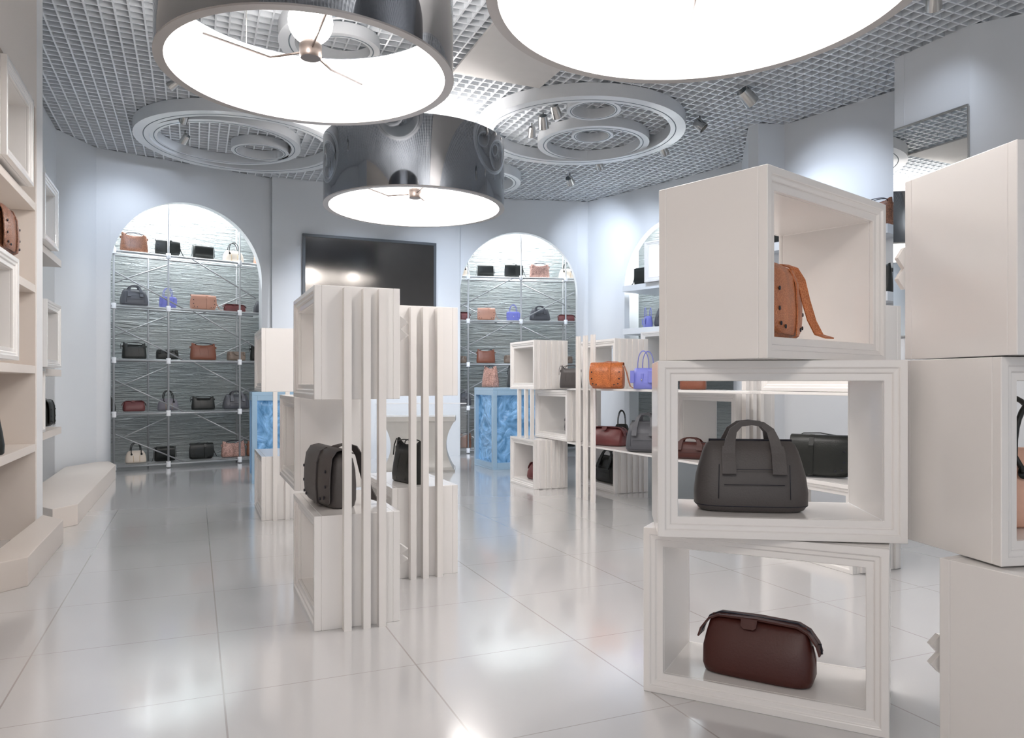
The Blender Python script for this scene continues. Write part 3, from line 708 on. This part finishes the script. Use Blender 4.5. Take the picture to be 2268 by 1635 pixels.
def bag_mini(t, m, m2=None):
    zs = [0,.006,.06,.12,.165,.172]; ws = [.30,.31,.315,.31,.30,.28]; ds = [.12,.135,.14,.12,.10,.08]
    MB().rings([sup(a,b,z,28,4.5) for z,a,b in zip(zs,ws,ds)]).build('body', m, t)
    for s in (-1,1):
        MB().tube([(-.085,s*.055,.10)]+arc(-.085,.085,s*.045,.16,.15,14)+[(.085,s*.055,.10)], .0055, 8).build('handle', m, t)
        MB().box(s*.135-.04,-.078,.05,s*.135+.022,-.068,.15).build('pocket', m, t, bevel=.004)
    MB().prism([(-.02,0),(.02,0),(.02,.05),(0,.075),(-.02,.05)], 0, .008, M=Matrix.Translation((0,-.068,.125)) @ Matrix.Rotation(-PI/2,4,'X')).build('closure_tab', m, t)
    MB().lathe([(.001,.004),(.009,.003),(.01,0)], n=12, M=Matrix.Translation((0,-.076,.075)) @ Matrix.Rotation(PI/2,4,'X')).build('stud', M['nickel'], t)
def bag_bowling(t, m, m2=None):
    m2 = m2 or M['black']
    zs = [0,.008,.04,.10,.16,.20,.222,.23]; ws = [.37,.40,.405,.395,.365,.32,.27,.22]; ds = [.14,.165,.175,.165,.135,.10,.065,.03]
    MB().rings([sup(a,b,z,36,3.2) for z,a,b in zip(zs,ws,ds)]).build('body', m, t)
    for s in (-1,1):
        hd = MB().tube([(-.095,s*.085,.165)]+arc(-.095,.095,s*.05,.21,.17,16)+[(.095,s*.085,.165)], .0085, 8).build('handle', m2, t)
        for x in (-.095,.095): MB().lathe([(.001,.006),(.018,.004),(.02,0)], n=12, M=Matrix.Translation((x,s*.082,.165)) @ Matrix.Rotation(s*-PI/2*-1 if s < 0 else -PI/2,4,'X')).build('handle_tab', m2, hd)
    for x in (-.06,.06): MB().tube([(x,-.089,.02),(x,-.088,.09),(x*1.05,-.074,.14)], .0028, 6).build('zip_trim', M['gold'], t)
def bag_messenger(t, m, m2=None):
    zs = [0,.006,.04,.12,.19,.215,.222]; ws = [.37,.395,.405,.40,.385,.36,.31]; ds = [.10,.12,.13,.13,.11,.07,.03]
    MB().rings([sup(a,b,z,32,4.5) for z,a,b in zip(zs,ws,ds)]).build('body', m, t)
    MB().rings([sup(.36,.012,z,24,4,y0=-.066) for z in (.03,.10,.16,.205)]).build('front_flap', m, t)
    MB().ribbon([(-.18,0,.19),(-.208,0,.215),(-.218,0,.16),(-.222,-.01,.08),(-.245,-.03,.02),(-.27,-.05,.006)], (0,1,0), .024, .005).build('shoulder_strap', m, t)
    MB().ribbon([(.18,0,.19),(.208,0,.215),(.218,0,.16),(.224,-.01,.05)], (0,1,0), .024, .005).build('strap_end', m, t)
def bag_clutch(t, m, m2=None):
    zs = [0,.006,.03,.09,.125,.135]; ws = [.29,.31,.315,.31,.295,.26]; ds = [.10,.12,.125,.11,.08,.05]
    MB().rings([sup(a,b,z,28,4.2) for z,a,b in zip(zs,ws,ds)]).build('body', m, t)
    MB().rings([sup(.15-.1*i/4,.012,.128-.013*i,20,3,y0=-.05-.004*i) for i in range(5)]).build('front_flap', m, t)
    for s in (-1,1): MB().box(s*.12-.02,-.066,.08,s*.12+.02,-.05,.13).build('side_fold', m, t, bevel=.004)
KIND = dict(satchelF=(lambda t, m: bag_satchel(t, m, sd=-1),.44,.33,'satchel'), satchelB=(lambda t, m: bag_satchel(t, m, sd=1),.44,.33,'satchel'), duffel=(bag_duffel,.46,.38,'weekend_bag'), dopp=(bag_dopp,.52,.218,'wash_bag'), satchel=(bag_satchel,.46,.33,'satchel'), tote=(bag_tote,.44,.305,'tote_bag'),
            hobo=(bag_hobo,.44,.29,'hobo_bag'), mini=(bag_mini,.32,.31,'mini_handbag'), bowling=(bag_bowling,.405,.38,'bowling_bag'), messenger=(bag_messenger,.41,.222,'messenger_bag'), clutch=(bag_clutch,.315,.14,'clutch_bag'))
CAT = dict(weekend_bag='handbag', wash_bag='wash bag', satchel='satchel', tote_bag='tote bag', hobo_bag='shoulder bag', mini_handbag='handbag', bowling_bag='handbag', messenger_bag='messenger bag', clutch_bag='clutch bag')
protos = {}
def bag(kind, m, loc, rz, label, w=None, h=None, group=None, dscale=None, mirror=False):
    fn, W, Hh, name = KIND[kind]; key = (kind, m)
    if key not in protos:
        t = empty(name); fn(t, M[m]); protos[key] = t
    else: t = copy_tree(protos[key])
    for k in ('group',):
        if k in t: del t[k]
    sw = (w/W if w else 1); sh = (h/Hh if h else sw); sd = dscale or (sw+sh)/2
    t.location = loc; t.rotation_euler = (0,0,rz); t.scale = (-sw if mirror else sw, sd, sh)
    return tag(t, label, CAT[name], group)

def rackbag(Mx, a, kind, m, x0, x1, level, label, hpx=None, y=.45, group=None, mirror=False):
    s = sx(Mx, (x0+x1)/2, y); p = Mx @ Vector((s, y, LV[level]+.035)); mm = p.x/p.y
    k = math.cos(a) - mm*math.sin(a); w = (x1-x0)*p.y/(F*k)
    W, Hh = KIND[kind][1:3]
    h = hpx*p.y/F if hpx else None
    return bag(kind, m, p, a, label, w, h, group, mirror=mirror)
G1 = 'bags on the rack in the left back arch'; G2 = 'bags on the rack in the right back arch'
T = ', left arch rack'
for r in [
 ('tote','brown',266,328,0,45,'brown crocodile tote bag, first on the top shelf'),('satchel','black',342,398,0,37,'black satchel, second on the top shelf'),
 ('messenger','black',427,473,0,31,'black messenger bag with hanging strap, third on the top shelf'),('bowling','cream',494,539,0,43,'cream bowling bag with black handles on the top shelf'),
 ('tote','tan',562,600,0,30,'tan bag cut off by the right edge, top shelf'),
 ('duffel','greybag',266,328,1,45,'grey weekend bag on the second shelf, far left'),('mini','blue',353,390,1,44,'periwinkle blue mini handbag on the second shelf'),
 ('satchel','tan',420,478,1,34,'pink-tan studded satchel on the second shelf'),('dopp','maroon2',494,545,1,17,'small maroon wash bag on the second shelf'),
 ('duffel','greybag',562,612,1,32,'grey weekend bag cut off by the right edge, second shelf'),
 ('hobo','black',270,325,2,36,'black shoulder bag with dipped top on the third shelf'),('clutch','black',346,395,2,22,'low black rounded bag on the third shelf'),
 ('tote','rust',421,479,2,38,'rust brown tote bag on the third shelf'),('clutch','taupe',503,543,2,20,'small taupe clutch bag on the third shelf'),
 ('hobo','black',554,600,2,34,'black bag beside the raised white box, third shelf'),
 ('duffel','black',222,256,3,36,'dark bag half hidden by the left edge, fourth shelf'),('dopp','maroon2',270,323,3,24,'maroon wash bag on the fourth shelf'),
 ('bowling','lilac',349,395,3,44,'lilac-grey bowling bag with round handles on the fourth shelf'),('hobo','black',424,476,3,30,'black shoulder bag with dipped top on the fourth shelf'),
 ('duffel','greybag',494,552,3,40,'dark grey weekend bag on the fourth shelf, right'),
 ('bowling','cream',277,324,4,44,'cream bowling bag with dark handles on the bottom shelf'),('messenger','black',342,388,4,32,'black messenger bag on the bottom shelf'),
 ('satchel','black',418,472,4,36,'black studded satchel on the bottom shelf'),('tote','pinksnake',490,543,4,36,'brown snakeskin tote bag on the bottom shelf'),
 ('tote','brown',546,590,4,34,'brown tote bag next to the blue pedestal, bottom shelf')]:
    rackbag(A1, a1, r[0], r[1], r[2], r[3], r[4], r[6]+T, r[5], group=G1)
T = ', right arch rack'
for r in [
 ('bowling','cream',1004,1040,0,36,'cream bowling bag at the left edge, top shelf'),('messenger','black',1057,1094,0,27,'black messenger bag on the top shelf'),
 ('satchel','black',1116,1158,0,31,'black satchel right of centre pole, top shelf'),('tote','pinksnake',1173,1217,0,34,'pinkish snakeskin tote bag on the top shelf'),
 ('bowling','cream',1238,1274,0,36,'cream bowling bag with black handles at the right end, top shelf'),
 ('dopp','maroon2',996,1042,1,18,'maroon wash bag at the left edge, second shelf'),('satchel','tan',1056,1097,1,28,'peach studded satchel on the second shelf'),
 ('mini','blue',1122,1151,1,35,'periwinkle blue mini handbag on the second shelf'),('duffel','greybag',1173,1218,1,33,'grey weekend bag on the second shelf'),
 ('dopp','maroon2',1234,1274,1,15,'maroon wash bag at the right end, second shelf'),
 ('clutch','taupe',1003,1034,2,16,'taupe clutch bag at the left edge, third shelf'),('tote','rust',1055,1097,2,32,'rust brown tote bag on the third shelf'),
 ('clutch','taupe',1116,1150,2,18,'dark clutch bag behind the box, third shelf'),('clutch','taupe',1246,1268,2,16,'taupe clutch bag at the right end, third shelf'),
 ('duffel','greybag',1002,1044,3,36,'dark grey weekend bag at the left edge, fourth shelf'),
 ('tote','brown',1016,1044,4,34,'brown patterned tote bag at the left edge, bottom shelf'),('satchel','black',1246,1274,4,26,'dark satchel behind the display box, bottom shelf')]:
    rackbag(A2, a2, r[0], r[1], r[2], r[3], r[4], r[6]+T, r[5], group=G2)

# central row bags
gu = GA - PI/2
p = Ac + U*.17 + V*.42; bag('satchelB','charcoal', (p.x,p.y,.646), math.radians(-58), 'large charcoal satchel with long strap on the nearest central display box', .50, .37, dscale=1.15)
p = Cc + U*.21 + V*.30; bag('hobo','black', (p.x,p.y,.646), gu+.25, 'black shoulder bag on the box behind the slats of the central row', .40, .32)
# right unit bags
def onpx(kind, m, x, z, d, rz, wpx, hpx, label, foresh=1.0, **k):
    return bag(kind, m, (mpx(x)*d, d, z), rz, label, wpx*d/F/foresh, hpx*d/F, **k)
gs = GA - PI/2
onpx('hobo','charcoal',1264,1.324,9.3,gs+.6,46,50,'dark shoulder bag on the upper long shelf, behind the white slats', .9)
onpx('satchel','orange',1347,1.324,8.42,math.radians(-20),72,60,'orange crocodile satchel with strap on the upper long shelf', .95, dscale=1.5)
onpx('mini','blue',1430,1.324,7.85,math.radians(-30),44,84,'bright blue handbag on the upper long shelf beside the foreground stack', .9, dscale=1.6)
onpx('dopp','maroon2',1350,.650,8.84,gs+.45,64,42,'small maroon case on the lower long shelf', .72, dscale=1.5)
onpx('bowling','black',1377,.650,9.0,gs+1.15,34,74,'black handbag with upright handles behind the small maroon case', .95, dscale=.8)
onpx('duffel','greybag',1432,.650,8.05,gs+.75,74,84,'grey weekend bag on the lower long shelf beside the foreground stack', .85, dscale=1.5)
p = B1 + U*.24 + V*.33; bag('dopp','maroon2', (p.x,p.y,  .088), gs+.2, 'small maroon case inside the far floor display box', .42, .23, dscale=1.3)
p = B1 + U*.30 + V*.30; bag('hobo','charcoal', (p.x,p.y,1.39), gs, 'dark bag inside the upper far display box', .32, .34)
p = B2 + U*.28 + V*.32; bag('duffel','greybag', (p.x,p.y,.74), gs, 'grey bag inside the middle-height display box of the long shelves', .36, .34)
p = D1 + U*.22 + V*.46; bag('duffel','black', (p.x,p.y,.087), gs, 'black bag inside the floor box under the long shelves', .60, .42)
# things seen through the handbag frame
onpx('duffel','maroon',1530,.650,7.3,gs+.7,88,46,'dark maroon bag on the lower shelf seen through the handbag frame', .85)
onpx('tote','rust',1535,1.324,7.4,gs+.7,50,60,'rust tote on the upper long shelf behind the foreground stack', .85)
p = E1 + U*.2 + V*.5; bag('satchel','black', (p.x,p.y,.652), gs+.65, 'black satchel on the box seen right of the charcoal handbag', .46, .34, mirror=True)
# pedestal bags
p = Vector((-.30,11.79,0)) + V*.42 + U*.12
bag('tote','pinksnake', (p.x,p.y,1.312), gs+.3, 'pink snakeskin bag on the right blue pedestal', .33, .36, dscale=1.2)
p = p + U*.42; bag('hobo','black', (p.x,p.y,1.312), gs+.1, 'dark bag on the right blue pedestal behind the white box', .34, .36)
# foreground bags
bag('dopp','maroon', (1.105,3.34,.087), math.radians(-31), 'oxblood leather wash bag in the bottom foreground box', .52, .262, dscale=1.15)
bag('duffel','charcoal', (1.058,3.315,.747+.087), math.radians(-8), 'charcoal leather handbag in the middle foreground box', .482, .388, dscale=1.0)
bag('satchelF','cognac', (1.10,3.19,1.491+.085), math.radians(56), 'cognac crocodile satchel with trailing strap in the top foreground box', .46, .33, dscale=.95)
bag('bowling','peach', (2.06,2.99,.747+.087), math.radians(10), 'peach and black handbag in the box at the right edge', .46, .50)
# left shelving bags
bag('satchel','brown', (-3.52,5.09,2.278), aL, 'brown crocodile bag on top of the eye-level box on the left shelving', .46, .33)
q = Lw(1.0,.16); bag('hobo','black', (q.x,q.y,.846), aL+.5, 'black shoulder bag on the lowest left wall shelf', .42, .42)
q = A5 @ Vector((sx(A5,99,.0),.0,0)); bag('satchel','black', (q.x,q.y,.826), a5, 'black bag on the lower shelf of the far left arch', .4, .36)
# right arch bags
q = pA3(sx(A3,1421,-.02),-.02); bag('messenger','black', (q.x,q.y,3.171), a3+.2, 'black messenger bag on the upper shelf of the right-hand arch', .27, .32)
q = pA3(sx(A3,1435,-.05),-.05); bag('mini','blue', (q.x,q.y,2.381), a3-.7, 'blue handbag on the middle shelf of the right-hand arch', .30, .36)
q = pA3(sx(A3,1474,-.02),-.02); bag('duffel','greybag', (q.x,q.y,2.381), a3, 'grey weekend bag on the middle shelf of the right-hand arch', .42, .40)
for s, z, k, m_, l in ((.1,3.271,'satchel','black','black bag on the upper bay shelf, seen through the top foreground box'),(1.38,3.271,'tote','brown','brown crocodile tote on the upper bay shelf beside the mirror'),(1.36,2.471,'hobo','black','black bag on the lower bay shelf beside the mirror')):
    q = Mb @ Vector((s,-.18,z)); bag(k, m_, q, math.atan2(8.75-10.28, 4.9-3.76), l, .42, .36)

# ------------------------------------------------------------------ blue relief pedestals
def pedestal(c, w, d, h, label):
    t = empty('lit_pedestal', (c[0],c[1],0), GA, label, 'pedestal', 'blue relief glass pedestals'); f = .07
    mb = MB()
    for x in (0,w-f):
        for y in (0,d-f): mb.box(x,y,.03,x+f,y+f,h-.05)
    mb.box(0,0,h-.05,w,d,h); mb.box(0,0,0,w,d,.03); mb.box(f,0,.03,w-f,f,.11); mb.box(0,f,.03,f,d-f,.11); mb.box(f,0,h-.12,w-f,f,h-.05); mb.box(0,f,h-.12,f,d-f,h-.05)
    mb.build('frame', M['iceframe'], t, bevel=.004)
    import bmesh
    def relief(nm, Mx, ww, hh):
        mb = MB(); nx, nz = 40, 48; vs = []; fs = []
        from mathutils import noise
        for j in range(nz+1):
            for i in range(nx+1):
                x, z = i/nx*ww, j/nz*hh; e = min(i, nx-i, j, nz-j); k = min(1, e/3)
                v = noise.turbulence(Vector((x*1.7+c[0], z*1.1, 3.1)) + noise.noise_vector(Vector((x*2,z*1.4,1)))*.7, 3, False)
                vs.append(Mx @ Vector((x, -.05*k*v, z)))
        for j in range(nz):
            for i in range(nx): a = j*(nx+1)+i; fs.append((a,a+1,a+nx+2,a+nx+1))
        mb.add(vs, fs, 0, True); return mb.build(nm, M['ice'], t)
    relief('relief_panel', Matrix.Translation((f,.055,.11)), w-2*f, h-.23)
    relief('relief_panel', Matrix.Translation((.055,d-f,.11)) @ Matrix.Rotation(-PI/2,4,'Z'), d-2*f, h-.23)
    return t
pedestal((-.30,11.79), .92, .86, 1.305, 'right blue glowing relief pedestal behind the far display boxes')
pedestal(fl(558,1072)[:2], 1.0, .5, 1.26, 'left blue glowing relief pedestal beside the left back arch')

# ------------------------------------------------------------------ counter with hourglass base and glass screen
ct = empty('marble_counter', (-2.02,11.55,0), .06, 'beige marble counter with waisted base behind the central row', 'counter')
W_ = 1.12
MB().box(-.02,-.02,.78,W_+.02,.6,.86).build('counter_top', M['marble'], ct, bevel=.006)
rs = []
for i in range(17):
    z = .02+.76*i/16; k = .13*math.sin(PI*i/16)**.9
    rs.append([(k,k*.7,z),(W_-k,k*.7,z),(W_-k,.58-k*.7,z),(k,.58-k*.7,z)])
MB().rings(rs, smooth=False).build('waisted_base', M['marble'], ct); MB().box(-.01,-.01,0,W_+.01,.59,.03).build('foot_plate', M['marble'], ct)
gp = empty('glass_screen', (-2.1,11.42,0), .06, 'clear glass screen standing in front of the marble counter', 'glass screen')
MB().box(0,0,0,1.40,.012,1.06).build('pane', M['glass'], gp); MB().box(0,-.01,1.06,1.40,.022,1.075).build('edge_strip', M['pipew'], gp)

# ------------------------------------------------------------------ lights, world, camera
w = bpy.data.worlds.new('room_light'); S.world = w; w.use_nodes = True
w.node_tree.nodes['Background'].inputs[0].default_value = (.86,.92,1,1); w.node_tree.nodes['Background'].inputs[1].default_value = .8
cam = bpy.data.cameras.new('camera'); co = bpy.data.objects.new('camera', cam); COL.objects.link(co)
co.location = (0,0,EYE); co.rotation_euler = (PI/2,0,0); cam.sensor_width = 36; cam.lens = F/2268*36; cam.shift_y = (HZ-817.5)/2268; cam.clip_start = .05
S.camera = co
S.cycles.caustics_reflective = False
vs = S.view_settings; vs.view_transform = 'Standard'; vs.look = 'None'; vs.exposure = 0; vs.gamma = 1; vs.use_curve_mapping = False
